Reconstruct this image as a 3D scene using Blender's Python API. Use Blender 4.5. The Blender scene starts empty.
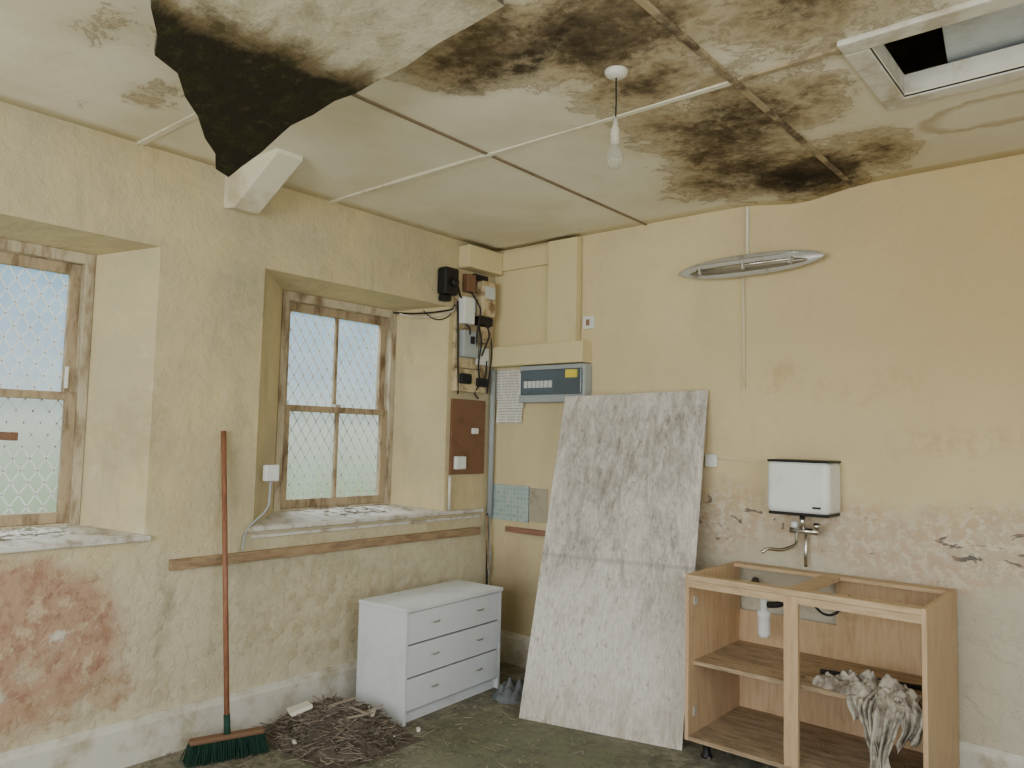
import bpy, bmesh, math, random
from mathutils import Vector, Matrix, noise as mnoise
random.seed(7)
H=2.827
def lin(c):
    o=[]
    for v in c:
        v=v/255.0
        o.append(v/12.92 if v<=.04045 else ((v+.055)/1.055)**2.4)
    return (*o,1)
# ------------------------------------------------------------ materials
class NT:
    def __init__(s,name,rough=.85,world=True,metal=0,spec=.3):
        s.m=bpy.data.materials.new(name);s.m.use_nodes=True;s.t=s.m.node_tree
        s.b=s.t.nodes['Principled BSDF'];s.b.inputs['Roughness'].default_value=rough
        s.b.inputs['Metallic'].default_value=metal
        s.b.inputs['Specular IOR Level'].default_value=spec
        if world: s.pos=s.t.nodes.new('ShaderNodeNewGeometry').outputs['Position']
        else: s.pos=s.t.nodes.new('ShaderNodeTexCoord').outputs['Object']
    def put(s,sock,v):
        if isinstance(v,bpy.types.NodeSocket): s.t.links.new(v,sock)
        else: sock.default_value=v
    def math(s,op,a,b=0.0,clamp=False):
        n=s.t.nodes.new('ShaderNodeMath');n.operation=op;n.use_clamp=clamp
        s.put(n.inputs[0],a);s.put(n.inputs[1],b);return n.outputs[0]
    def vec(s,op,a,b):
        n=s.t.nodes.new('ShaderNodeVectorMath');n.operation=op
        s.put(n.inputs[0],a);s.put(n.inputs[1],b);return n.outputs['Value'] if op=='LENGTH' else n.outputs[0]
    def sc(s,v): return s.vec('MULTIPLY',s.pos,v)
    def noise(s,scale,detail=5,rough=.6,dist=0,vec=None,col=False):
        n=s.t.nodes.new('ShaderNodeTexNoise');s.put(n.inputs['Vector'],vec or s.pos)
        n.inputs['Scale'].default_value=scale;n.inputs['Detail'].default_value=detail
        n.inputs['Roughness'].default_value=rough;n.inputs['Distortion'].default_value=dist
        return n.outputs['Color'] if col else n.outputs[0]
    def rng(s,f,lo,hi,a=0.,b=1.):
        n=s.t.nodes.new('ShaderNodeMapRange');n.interpolation_type='SMOOTHSTEP'
        s.put(n.inputs[0],f);n.inputs[1].default_value=lo;n.inputs[2].default_value=hi
        n.inputs[3].default_value=a;n.inputs[4].default_value=b;return n.outputs[0]
    def mix(s,f,a,b):
        n=s.t.nodes.new('ShaderNodeMix');n.data_type='RGBA';s.put(n.inputs[0],f)
        s.put(n.inputs[6],lin(a) if isinstance(a,tuple) else a);s.put(n.inputs[7],lin(b) if isinstance(b,tuple) else b)
        return n.outputs[2]
    def xyz(s):
        n=s.t.nodes.new('ShaderNodeSeparateXYZ');s.t.links.new(s.pos,n.inputs[0]);return n.outputs
    def warp(s,amt,scale):
        c=s.noise(scale,4,.6,col=True);c=s.vec('SUBTRACT',c,(.5,.5,.5));c=s.vec('MULTIPLY',c,(amt,amt,amt))
        return s.vec('ADD',s.pos,c)
    def blob(s,wp,c,r,lo=.45,hi=1.):
        v=s.vec('SUBTRACT',wp,c);v=s.vec('MULTIPLY',v,tuple(1/q for q in r));l=s.vec('LENGTH',v,(0,0,0))
        return s.rng(l,lo,hi,1,0)
    def blobs(s,wp,L,lo=.45,hi=1.):
        o=None
        for (c,r,k) in L:
            x=s.math('MULTIPLY',s.blob(wp,c,r,lo,hi),k);o=x if o is None else s.math('MAXIMUM',o,x)
        return o
    def color(s,c): s.put(s.b.inputs['Base Color'],lin(c) if isinstance(c,tuple) else c);return s
    def bump(s,h,dist=.01,strength=.5):
        n=s.t.nodes.new('ShaderNodeBump');n.inputs['Distance'].default_value=dist;n.inputs['Strength'].default_value=strength
        s.put(n.inputs['Height'],h);s.t.links.new(n.outputs[0],s.b.inputs['Normal']);return s
def simple(name,c,rough=.6,metal=0,var=.12,scale=6,dirt=None,world=True,spec=.3,stretch=None,lo=.5,hi=.8):
    k=NT(name,rough,world,metal,spec)
    d=tuple(int(v*(1-var*1.6)) for v in c) if dirt is None else dirt
    f=k.rng(k.noise(scale,6,.65,vec=k.sc(stretch) if stretch else None),lo,hi)
    k.color(k.mix(f,c,d));k.bump(k.noise(scale*8,3),.002,.3);return k.m

def wall_mat(left):
    k=NT('plaster_left' if left else 'plaster_back',.9,spec=.12)
    x,y,z=k.xyz();wp=k.warp(.35,2.2);wf=k.warp(.22,6)
    n1=k.noise(1.3,6,.62);n2=k.noise(4.5,6,.65);n3=k.noise(14,5,.65);nv=k.noise(2.5,6,.7,vec=k.sc((3,3,.6)))
    if left:
        c=k.mix(k.rng(n1,.34,.66),(214,196,152),(192,180,150))
        c=k.mix(k.rng(n2,.46,.74,0,.5),c,(184,172,140))
        low=k.rng(k.math('ADD',z,k.math('MULTIPLY',k.math('SUBTRACT',n2,.5),.9)),.7,1.15,1,0)
        c=k.mix(k.math('MULTIPLY',low,.75),c,(206,198,172))
        c=k.mix(k.rng(nv,.52,.76,0,.5),c,(162,152,126))
        c=k.mix(k.math('MULTIPLY',k.rng(n3,.54,.70,0,.35),k.rng(z,.5,1.6,1,.15)),c,(172,158,128))
        c=k.mix(k.rng(k.noise(7,6,.7),.6,.66,0,.3),c,(220,212,186))
        red=k.math('MULTIPLY',k.blobs(wf,[((0,-2.88,.6),(1,.50,.42),1.),((0,-2.5,.36),(1,.12,.12),.6),((0,-3.3,.55),(1,.35,.3),1)],.7,.98),k.rng(n2,.30,.42,.45,1))
        c=k.mix(k.math('MULTIPLY',red,.92),c,(180,146,122))
        c=k.mix(k.math('MULTIPLY',red,k.rng(n3,.46,.64,0,.7)),c,(156,116,94))
        c=k.mix(k.math('MULTIPLY',red,k.rng(k.noise(9,6,.7),.54,.6,0,.55)),c,(206,190,160))
        c=k.mix(k.math('MULTIPLY',k.blobs(wf,[((0,-2.7,.62),(1,.06,.06),1.),((0,-2.95,.42),(1,.08,.05),.8)]),k.rng(n3,.4,.55)),c,(210,203,190))
        grn=k.math('MULTIPLY',k.blobs(wp,[((0,-2.28,.6),(1,.06,.5),.8),((0,-1.95,2.2),(1,.25,.5),.5),((0,-1.95,1.5),(1,.12,.6),.45),((0,-1.5,.78),(1,.8,.10),.45),((0,-.3,1.9),(1,.2,.9),.4)],.1,1.),k.rng(n3,.32,.6,.2,.8))
        c=k.mix(grn,c,(150,142,114))
        c=k.mix(k.math('MULTIPLY',k.blobs(wp,[((0,-1.2,.5),(1,1.,.35),.5),((-.15,-2.4,1.45),(.4,.16,.3),.5),((0,-2.7,.3),(1,.9,.1),.5)]),k.rng(n3,.42,.6,.1,.8)),c,(174,150,116))
    else:
        c=k.mix(k.rng(n1,.36,.66),(224,206,164),(214,197,157))
        c=k.mix(k.math('MULTIPLY',k.rng(x,1.2,3.3,0,.85),k.rng(z,1.2,2.2,.25,1)),c,(200,174,128))  # light falloff painted into the plaster: darker to the right and upwards
        c=k.mix(k.rng(n2,.5,.75,0,.4),c,(202,186,152))
        c=k.mix(k.rng(nv,.55,.75,0,.35),c,(188,170,134))
        low=k.rng(k.math('ADD',z,k.math('MULTIPLY',k.math('SUBTRACT',n2,.5),.6)),1.0,1.3,1,0)
        low=k.math('MULTIPLY',low,k.rng(x,.9,1.9))
        c=k.mix(k.math('MULTIPLY',low,.85),c,(194,188,172))
        band=k.blobs(wf,[((1.75,0,1.10),(.4,1,.3),.95),((2.35,0,1.07),(.6,1,.24),.85),((3.0,0,1.08),(.6,1,.24),1.),((2.7,0,.95),(.6,1,.18),.8)],.25,1.)
        c=k.mix(k.math('MULTIPLY',k.rng(band,.05,.7,0,1),k.rng(n3,.36,.6,.25,.7)),c,(192,164,136))
        c=k.mix(k.math('MULTIPLY',band,k.rng(k.noise(22,5,.65),.50,.56,0,.7)),c,(218,208,188))
        fl=k.noise(8.5,7,.62,.9,vec=k.sc((1,1,1.5)))
        sp=k.rng(k.math('ADD',k.math('MULTIPLY',band,.20),fl),.775,.79)
        c=k.mix(sp,c,k.mix(k.rng(n3,.4,.6),(112,106,102),(142,124,108)))
        pt=k.blobs(wp,[((2.02,0,1.87),(.1,1,.12),.6),((2.45,0,1.78),(.5,1,.1),.3),((2.9,0,1.55),(.35,1,.1),.5),((3.1,0,2.5),(.3,1,.2),.3)])
        c=k.mix(k.math('MULTIPLY',pt,k.rng(n3,.42,.6)),c,(196,168,126))
        c=k.mix(k.math('MULTIPLY',k.blobs(wp,[((.15,0,.35),(.6,1,.5),.8)]),.75),c,(158,144,118))
        c=k.mix(k.math('MULTIPLY',k.blobs(wp,[((.9,0,.55),(.5,1,.5),.8)]),k.rng(n2,.4,.6,0,.6)),c,(190,176,150))
    k.color(c)
    h=k.math('ADD',k.math('MULTIPLY',n2,1.2),k.math('MULTIPLY',k.noise(18,4,.6),.28))
    lo=k.rng(z,.6,1.3,1,.1)
    h=k.math('ADD',h,k.math('MULTIPLY',k.rng(k.noise(7,6,.7),.5,.54),k.math('MULTIPLY',lo,.16)))
    k.bump(h,.022,.6);return k.m

def ceil_mat():
    k=NT('ceiling_board_mould',.9,spec=.1);wp=k.warp(.5,2.6)
    n1=k.noise(2,6,.6);n2=k.noise(5.5,9,.72,.4);n3=k.noise(24,6,.7);n4=k.noise(13,8,.74,.3)
    x,y,z=k.xyz()
    c=k.mix(k.rng(n1,.35,.7),(236,230,210),(222,214,188))
    c=k.mix(k.rng(x,1.8,3.4,0,.5),c,(202,192,164))  # dimmer light on the right side painted into the ceiling colour
    L=[((1.85,-2.15,H),(.52,.40,.5),1.),((2.2,-2.0,H),(.7,.55,.5),1.),((2.15,-1.6,H),(.42,.4,.5),.85),
       ((2.1,-.85,H),(.52,.85,.5),.95),((2.3,-.3,H),(.45,.45,.5),1.2),((1.85,-.4,H),(.4,.4,.5),.8),((2.4,-1.15,H),(.4,.5,.5),.9),
       ((2.62,-.4,H),(.36,.5,.5),.8),((2.8,-1.75,H),(.5,.45,.5),.85),((2.65,-1.15,H),(.2,.45,.5),.75),((1.0,-3.0,H),(.4,.2,.5),.35),((.62,-2.72,H),(.26,.14,.5),.5)]
    m=k.blobs(wp,L,.1,1.1)
    v=k.math('ADD',k.math('MULTIPLY',m,.74),k.math('MULTIPLY',k.math('SUBTRACT',n2,.5),1.5))
    c=k.mix(k.rng(m,.05,.7,0,.85),c,(200,184,150))
    c=k.mix(k.rng(v,.15,.7,0,.85),c,(156,136,102))
    tide=k.math('MULTIPLY',k.rng(v,.24,.30),k.rng(v,.31,.36,1,0))
    c=k.mix(k.math('MULTIPLY',tide,.45),c,(120,96,64))
    c=k.mix(k.math('MULTIPLY',k.rng(m,.15,.8),k.rng(n4,.46,.66,0,.75)),c,(114,96,70))
    c=k.mix(k.rng(v,.52,.95,0,.9),c,(70,58,45))
    c=k.mix(k.rng(k.math('ADD',m,k.math('MULTIPLY',n3,1.3)),1.3,1.7,0,.6),c,(66,55,42))
    core=k.blobs(wp,[((2.28,-.22,H),(.36,.36,.5),1.),((1.9,-2.0,H),(.5,.12,.5),.85),((2.3,-1.05,H),(.15,.45,.5),.7),((2.05,-.45,H),(.32,.3,.5),.6)],.1,1.)
    c=k.mix(k.math('MULTIPLY',core,k.rng(n4,.34,.60,.1,.97)),c,(44,38,31))
    ringv=k.vec('MULTIPLY',k.vec('SUBTRACT',k.warp(.15,5),(3.13,-.6,H)),(3.6,6.2,1));rl=k.vec('LENGTH',ringv,(0,0,0))
    ring=k.math('MULTIPLY',k.rng(rl,.7,.95),k.rng(rl,.97,1.1,1,0))
    c=k.mix(k.math('MULTIPLY',ring,.6),c,(166,144,108))
    k.color(c);k.bump(n3,.006,.3);return k.m
def board_mat():
    k=NT('mouldy_plasterboard',.95,spec=.08);x,y,z=k.xyz()
    n2=k.noise(5,8,.72,.5);n3=k.noise(20,7,.75);n5=k.noise(10,6,.7)
    c=k.mix(k.rng(n2,.4,.65),(206,198,172),(180,168,138))
    gx=k.math('ADD',x,k.math('MULTIPLY',y,-.12))
    v=k.math('ADD',k.rng(gx,1.66,2.06,1.,0),k.math('MULTIPLY',k.math('SUBTRACT',n2,.5),.9))
    c=k.mix(k.rng(v,.12,.5),c,(126,110,80));c=k.mix(k.rng(v,.42,.72,0,.95),c,(42,38,29))
    c=k.mix(k.math('MULTIPLY',k.rng(n3,.54,.68,0,.5),k.rng(v,.1,.6,.3,1)),c,(104,96,70))
    c=k.mix(k.math('MULTIPLY',k.rng(n5,.5,.62,0,.65),k.rng(v,.2,.7,.25,1)),c,(54,57,34))
    c=k.mix(k.math('MULTIPLY',k.rng(n3,.28,.42,.6,0),k.rng(v,.0,.6,.4,1)),c,(30,27,22))
    k.color(c);k.bump(n3,.014,.8);return k.m
def floor_mat():
    k=NT('dirty_mossy_floor',.85,spec=.2);wp=k.warp(.4,3)
    n1=k.noise(2.2,7,.7);n2=k.noise(9,8,.75);n3=k.noise(40,5,.7)
    c=k.mix(k.rng(n1,.35,.65),(126,123,108),(98,95,82));c=k.mix(k.rng(n2,.42,.62,0,.8),c,(156,150,132))
    g=k.blobs(wp,[((1.3,-1.1,0),(.8,.7,1),1.),((.9,-1.9,0),(.6,.6,1),.8)])
    c=k.mix(k.math('MULTIPLY',g,k.rng(n2,.4,.6,.2,.65)),c,(100,108,76))
    c=k.mix(k.rng(n3,.56,.66,0,.65),c,(62,58,49))
    k.color(c);k.bump(k.math('ADD',n2,k.math('MULTIPLY',n3,.5)),.02,.6);return k.m
def ply_mat():
    k=NT('weathered_whitewashed_plywood',.85,spec=.12);x,y,z=k.xyz()
    g=k.noise(3,9,.75,.8,vec=k.sc((5,5,.7)));s2=k.noise(6,9,.8,.3,vec=k.sc((1.8,1.8,.6)));g2=k.noise(14,6,.7,vec=k.sc((6,6,.4)))
    c=k.mix(k.rng(g2,.35,.7),(222,218,211),(202,194,184))
    v=k.math('ADD',g,k.rng(z,.3,1.3,-.05,.07))
    c=k.mix(k.rng(v,.47,.68,0,.65),c,(158,148,138))
    wp=k.warp(.4,4)
    m=k.blobs(wp,[((1.2,-.25,1.4),(.5,.6,.5),.9),((1.05,-.4,.9),(.4,.6,.35),.8),((1.5,-.2,1.6),(.25,.6,.3),.9),((1.5,-.4,.9),(.2,.6,.6),.7),((.95,-.3,1.5),(.2,.5,.3),.6)],.1,1.05)
    c=k.mix(k.math('MULTIPLY',m,k.rng(s2,.42,.66,.1,.68)),c,(114,104,97))
    c=k.mix(k.math('MULTIPLY',k.rng(m,0,1,.25,1),k.rng(k.noise(5,7,.75,.6,vec=k.sc((7,7,.5))),.52,.64,0,.65)),c,(118,106,97))
    sp=k.noise(30,4,.7,vec=k.sc((1.5,1.5,.6)));c=k.mix(k.rng(sp,.58,.68,0,.55),c,(122,108,97))
    c=k.mix(k.math('MULTIPLY',k.rng(z,.0,.35,1,0),k.rng(g,.4,.6,.1,.6)),c,(172,158,140))
    ln=k.math('ABSOLUTE',k.math('SUBTRACT',z,.84));c=k.mix(k.rng(ln,0,.02,.35,0),c,(130,116,104))
    k.color(c);k.bump(g2,.003,.5);return k.m
def wood_mat(name,a,b,stretch,rough=.55):
    k=NT(name,rough);g=k.noise(6,6,.65,.4,vec=k.sc(stretch));d=k.noise(5,6,.7)
    c=k.mix(k.rng(g,.35,.7),a,b);c=k.mix(k.rng(d,.55,.75,0,.35),c,tuple(int(v*.6) for v in b));k.color(c);k.bump(g,.002,.3);return k.m

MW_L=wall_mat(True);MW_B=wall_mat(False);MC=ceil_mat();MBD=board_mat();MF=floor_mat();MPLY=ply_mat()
M_plainwall=simple('plain_plaster',(216,207,180),.9,scale=2)
M_trim=simple('dirty_white_gloss',(212,207,194),.5,scale=5,dirt=(170,157,132),lo=.45,hi=.7)
M_frame=simple('weathered_window_paint',(194,182,156),.6,scale=12,dirt=(132,110,84),stretch=(1,1,.3),lo=.42,hi=.7)
M_sash=simple('weathered_sash_timber',(176,156,126),.6,scale=16,dirt=(110,86,62),stretch=(1,1,.3),lo=.42,hi=.7)
M_sill=simple('flaking_white_paint',(212,208,198),.6,scale=12,dirt=(166,152,130),lo=.45,hi=.7)
M_white=simple('white_plastic',(230,231,228),.35,var=.05)
M_cream=simple('cream_paint_on_board',(220,204,160),.7,scale=3,dirt=(202,186,146))
M_strip=simple('ceiling_cover_strip',(226,220,198),.7,scale=4,dirt=(190,175,142))
M_stripd=simple('stained_cover_strip',(170,152,120),.8,scale=7,dirt=(90,76,58),lo=.4,hi=.62)
M_joint=simple('open_board_joint',(140,122,98),.9,scale=7,dirt=(86,72,56))
M_rail=wood_mat('bare_brown_batten',(172,146,114),(132,108,82),(6,1,6))
M_redw=wood_mat('red_batten',(158,116,96),(130,96,80),(1,6,6))
M_chest=simple('white_melamine',(218,221,225),.4,var=.05,scale=3,dirt=(196,198,200))
M_gap=simple('dark_gap',(50,46,42),.9)
M_chrome=simple('chrome',(210,208,200),.25,1.,var=.1,scale=10)
M_steel=simple('dull_steel',(198,196,190),.42,.35,var=.2,scale=14,dirt=(140,128,108))
M_amber=simple('aged_reflector',(144,136,120),.3,.5,scale=14,dirt=(100,88,72),stretch=(.4,1,1))
M_beech=wood_mat('beech_melamine',(204,174,138),(186,154,118),(8,8,.8))
M_beechh=wood_mat('beech_rail',(202,176,142),(180,152,116),(1,8,8))
M_beechd=wood_mat('cabinet_shelf',(184,160,130),(136,116,94),(1,6,6),.8)
M_black=simple('black_plastic',(32,31,32),.45)
M_cable=simple('black_cable',(40,38,38),.6)
M_greybox=simple('grey_enclosure',(168,174,176),.45,var=.05)
M_pale=simple('breaker_plastic',(206,210,210),.45,var=.05)
M_dkgrey=simple('smoked_cover',(80,90,98),.2,spec=.6)
M_yellow=simple('yellow_label',(220,204,80),.6,var=.03)
M_brownb=simple('brown_fibre_board',(128,94,70),.8,scale=7,dirt=(92,66,50))
M_boardc=simple('painted_meter_board',(206,188,150),.8,scale=10,dirt=(130,102,76),lo=.44,hi=.66)
M_handle=wood_mat('broom_wood',(156,108,82),(120,78,58),(10,10,.8),.5)
M_brist=simple('green_bristles',(34,66,54),.8,scale=30,dirt=(20,36,32))
M_bhead=simple('broom_head_wood',(120,90,68),.6,scale=10)
M_soil=simple('dust_and_straw',(100,90,79),.95,scale=16,dirt=(54,47,41))
M_stick=simple('dry_twigs',(138,126,112),.9,scale=12,dirt=(82,71,62))
M_plas=simple('plaster_lumps',(212,207,196),.9,scale=12,dirt=(174,162,140))
M_rag=simple('dirty_rag',(188,180,166),.95,scale=14,dirt=(116,106,95),lo=.4,hi=.65)
M_ragb=simple('blue_grey_cloth',(112,116,120),.95,scale=12,dirt=(64,64,66))
M_dark=simple('loft_timber',(60,50,42),.95)
M_lid=simple('loft_panel',(208,213,214),.8,scale=3,dirt=(160,160,154))
M_out=simple('bare_render',(176,168,148),.9,dirt=(130,120,102))
def tile_mat():
    k=NT('mosaic_tiles',.3)
    n=k.t.nodes.new('ShaderNodeTexBrick');n.offset=0;n.inputs['Scale'].default_value=1
    m=k.t.nodes.new('ShaderNodeCombineXYZ');x,y,z=k.xyz();k.t.links.new(x,m.inputs[0]);k.t.links.new(z,m.inputs[1]);k.t.links.new(m.outputs[0],n.inputs['Vector'])
    n.inputs['Brick Width'].default_value=.03;n.inputs['Row Height'].default_value=.03;n.inputs['Mortar Size'].default_value=.002
    n.inputs['Color1'].default_value=lin((150,178,182));n.inputs['Color2'].default_value=lin((178,196,194));n.inputs['Mortar'].default_value=lin((205,205,190))
    k.color(n.outputs[0]);return k.m
M_tile=tile_mat()
def paper_mat():
    k=NT('printed_paper',.8);x,y,z=k.xyz()
    w=k.math('SINE',k.math('MULTIPLY',z,330));b=k.noise(60,2,.5,vec=k.sc((1,1,.2)))
    f=k.math('MULTIPLY',k.rng(w,.3,.6),k.rng(b,.42,.5));k.color(k.mix(k.math('MULTIPLY',f,.5),(230,227,216),(90,88,90)));return k.m
M_paper=paper_mat()
def glass_mat(name='dirty_glass',haze=.13):
    m=bpy.data.materials.new(name);m.use_nodes=True;t=m.node_tree;t.nodes.clear()
    o=t.nodes.new('ShaderNodeOutputMaterial');mx=t.nodes.new('ShaderNodeMixShader');a=t.nodes.new('ShaderNodeBsdfTransparent');b=t.nodes.new('ShaderNodeBsdfTranslucent')
    n=t.nodes.new('ShaderNodeTexNoise');n.inputs['Scale'].default_value=5;n.inputs['Detail'].default_value=6
    g=t.nodes.new('ShaderNodeTexCoord');t.links.new(g.outputs['Object'],n.inputs[0])
    r=t.nodes.new('ShaderNodeMapRange');r.inputs[1].default_value=.35;r.inputs[2].default_value=.7;r.inputs[3].default_value=haze*.5;r.inputs[4].default_value=haze*1.5
    t.links.new(n.outputs[0],r.inputs[0]);t.links.new(r.outputs[0],mx.inputs[0]);b.inputs[0].default_value=(.9,.93,.95,1)
    t.links.new(a.outputs[0],mx.inputs[1]);t.links.new(b.outputs[0],mx.inputs[2]);t.links.new(mx.outputs[0],o.inputs[0]);return m
M_glass=glass_mat()
def bulb_mat():
    m=bpy.data.materials.new('clear_bulb_glass');m.use_nodes=True;t=m.node_tree;b=t.nodes['Principled BSDF']
    b.inputs['Base Color'].default_value=(.6,.58,.5,1);b.inputs['Roughness'].default_value=.08
    mx=t.nodes.new('ShaderNodeMixShader');tr=t.nodes.new('ShaderNodeBsdfTransparent');tr.inputs[0].default_value=(.85,.84,.78,1)
    fr=t.nodes.new('ShaderNodeLayerWeight');fr.inputs[0].default_value=.45
    ma=t.nodes.new('ShaderNodeMapRange');ma.inputs[3].default_value=.25;ma.inputs[4].default_value=.95;t.links.new(fr.outputs['Facing'],ma.inputs[0]);t.links.new(ma.outputs[0],mx.inputs[0])
    t.links.new(tr.outputs[0],mx.inputs[1]);t.links.new(b.outputs[0],mx.inputs[2]);t.links.new(mx.outputs[0],t.nodes['Material Output'].inputs[0])
    return m
M_bulb=bulb_mat()
def lattice_mat():
    k=NT('wire_lattice',.6);k.color((240,242,236));return k.m
M_lat=lattice_mat()
# ------------------------------------------------------------ geometry helpers
COL=bpy.context.scene.collection
def empty(name,loc=(0,0,0)):
    e=bpy.data.objects.new(name,None);e.location=loc;e.empty_display_size=.1;COL.objects.link(e);return e
def obj(name,verts,faces,mat,parent=None,smooth=False,bevel=0,M=None):
    me=bpy.data.meshes.new(name);me.from_pydata([tuple((M@Vector(v)) if M else v) for v in verts],[],faces)
    bm=bmesh.new();bm.from_mesh(me);bmesh.ops.recalc_face_normals(bm,faces=bm.faces);bm.to_mesh(me);bm.free()
    me.materials.append(mat)
    if smooth:
        for p in me.polygons:p.use_smooth=True
    o=bpy.data.objects.new(name,me);COL.objects.link(o)
    if parent: o.parent=parent;o.matrix_parent_inverse=Matrix.Translation(-parent.location)
    if bevel:
        b=o.modifiers.new('bevel','BEVEL');b.width=bevel;b.segments=3 if bevel>.01 else 2;b.limit_method='ANGLE'
    return o
BF=[(0,1,2,3),(4,7,6,5),(0,4,5,1),(1,5,6,2),(2,6,7,3),(3,7,4,0)]
def bv(lo,hi):
    a,b,c=lo;d,e,f=hi
    return [(a,b,c),(d,b,c),(d,e,c),(a,e,c),(a,b,f),(d,b,f),(d,e,f),(a,e,f)]
def box(name,lo,hi,mat,parent=None,bevel=0,M=None): return obj(name,bv(lo,hi),BF,mat,parent,False,bevel,M)
def boxes(name,L,mat,parent=None,bevel=0,M=None):
    V=[];F=[]
    for lo,hi in L:
        n=len(V);V+=bv(lo,hi);F+=[tuple(i+n for i in f) for f in BF]
    return obj(name,V,F,mat,parent,False,bevel,M)
def tube(name,pts,r,mat,parent=None,n=10,r2=None):
    P=[Vector(p) for p in pts];V=[];F=[]
    for i,p in enumerate(P):
        t=(P[min(i+1,len(P)-1)]-P[max(i-1,0)]).normalized()
        u=Vector((0,0,1)) if abs(t.z)<.9 else Vector((1,0,0))
        a=t.cross(u).normalized();b=t.cross(a);rr=r if r2 is None else r+(r2-r)*i/(len(P)-1)
        for j in range(n):
            w=2*math.pi*j/n;V.append(p+a*rr*math.cos(w)+b*rr*math.sin(w))
    for i in range(len(P)-1):
        for j in range(n):
            F.append((i*n+j,i*n+(j+1)%n,(i+1)*n+(j+1)%n,(i+1)*n+j))
    F.append(tuple(range(n)));F.append(tuple((len(P)-1)*n+j for j in range(n)))
    return obj(name,V,F,mat,parent,True)
def smoothpts(p,k=6,it=3):
    P=[Vector(q) for q in p];Q=[]
    for a in range(len(P)-1):
        for s_ in range(k):Q.append(P[a].lerp(P[a+1],s_/k))
    Q.append(P[-1])
    for _ in range(it):Q=[Q[0]]+[(Q[a-1]+Q[a]*2+Q[a+1])/4 for a in range(1,len(Q)-1)]+[Q[-1]]
    return Q
def lathe(name,prof,c,mat,parent=None,n=24):
    V=[];F=[]
    for r,z in prof:
        for j in range(n):
            w=2*math.pi*j/n;V.append((c[0]+r*math.cos(w),c[1]+r*math.sin(w),c[2]+z))
    for i in range(len(prof)-1):
        for j in range(n):F.append((i*n+j,i*n+(j+1)%n,(i+1)*n+(j+1)%n,(i+1)*n+j))
    return obj(name,V,F,mat,parent,True)
def bez(p0,p1,sag,n=12,d=(0,0,-1)):
    p0=Vector(p0);p1=Vector(p1);d=Vector(d)
    return [p0.lerp(p1,i/n)+d*sag*4*(i/n)*(1-i/n) for i in range(n+1)]
# ------------------------------------------------------------ room shell
XR,YF,ZT=5.0,-6.0,3.6
W1=dict(o=(-3.77,-2.38),i=(-3.42,-2.56));W2=dict(o=(-1.83,-.46),i=(-1.54,-.68))
oz=(1.01,2.36);iz=(1.05,2.32)
def left_wall():
    V=[];F=[]
    def q(*p):
        n=len(V);V.extend(p);F.append((n,n+1,n+2,n+3))
    ys=[YF,*W1['o'],*W2['o'],0];zs=[0,*oz,ZT]
    for i in range(5):
        for j in range(3):
            if j==1 and i in(1,3):continue
            q((0,ys[i],zs[j]),(0,ys[i+1],zs[j]),(0,ys[i+1],zs[j+1]),(0,ys[i],zs[j+1]))
    ys=[YF,*W1['i'],*W2['i'],0];zs=[0,*iz,ZT]
    for i in range(5):
        for j in range(3):
            if j==1 and i in(1,3):continue
            q((-.38,ys[i],zs[j]),(-.38,ys[i+1],zs[j]),(-.38,ys[i+1],zs[j+1]),(-.38,ys[i],zs[j+1]))
    for W in(W1,W2):
        R=[]
        for x,yy,zz in((0,W['o'],oz),(-.28,W['i'],iz),(-.38,W['i'],iz)):
            R.append([(x,yy[0],zz[0]),(x,yy[1],zz[0]),(x,yy[1],zz[1]),(x,yy[0],zz[1])])
        for a in range(2):
            for j in range(4):q(R[a][j],R[a][(j+1)%4],R[a+1][(j+1)%4],R[a+1][j])
    q((-.38,YF,0),(0,YF,0),(0,YF,ZT),(-.38,YF,ZT));q((-.38,0,0),(0,0,0),(0,0,ZT),(-.38,0,ZT))
    q((-.38,YF,ZT),(0,YF,ZT),(0,0,ZT),(-.38,0,ZT));q((-.38,YF,0),(0,YF,0),(0,0,0),(-.38,0,0))
    me=bpy.data.meshes.new('wall_left');me.from_pydata(V,[],F)
    bm=bmesh.new();bm.from_mesh(me);bmesh.ops.remove_doubles(bm,verts=bm.verts,dist=1e-4);bmesh.ops.recalc_face_normals(bm,faces=bm.faces);bm.to_mesh(me);bm.free()
    me.materials.append(MW_L);o=bpy.data.objects.new('wall_left',me);COL.objects.link(o)
left_wall()
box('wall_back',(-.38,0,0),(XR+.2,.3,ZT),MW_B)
boxes('wall_front',[((0,YF-.3,0),(XR,YF,.9)),((0,YF-.3,2.4),(XR,YF,ZT)),((0,YF-.3,.9),(1.2,YF,2.4)),((4.2,YF-.3,.9),(XR,YF,2.4))],M_plainwall)
boxes('wall_right',[((XR,YF,0),(XR+.2,0,.6)),((XR,YF,2.5),(XR+.2,0,ZT)),((XR,YF,.6),(XR+.2,-4.6,2.5)),((XR,-2.0,.6),(XR+.2,0,2.5))],M_plainwall)
box('floor',(-.38,YF-.3,-.1),(XR+.2,.3,0),MF)
box('roof_deck',(-.38,YF-.3,ZT),(XR+.2,.3,ZT+.1),M_dark)
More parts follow.
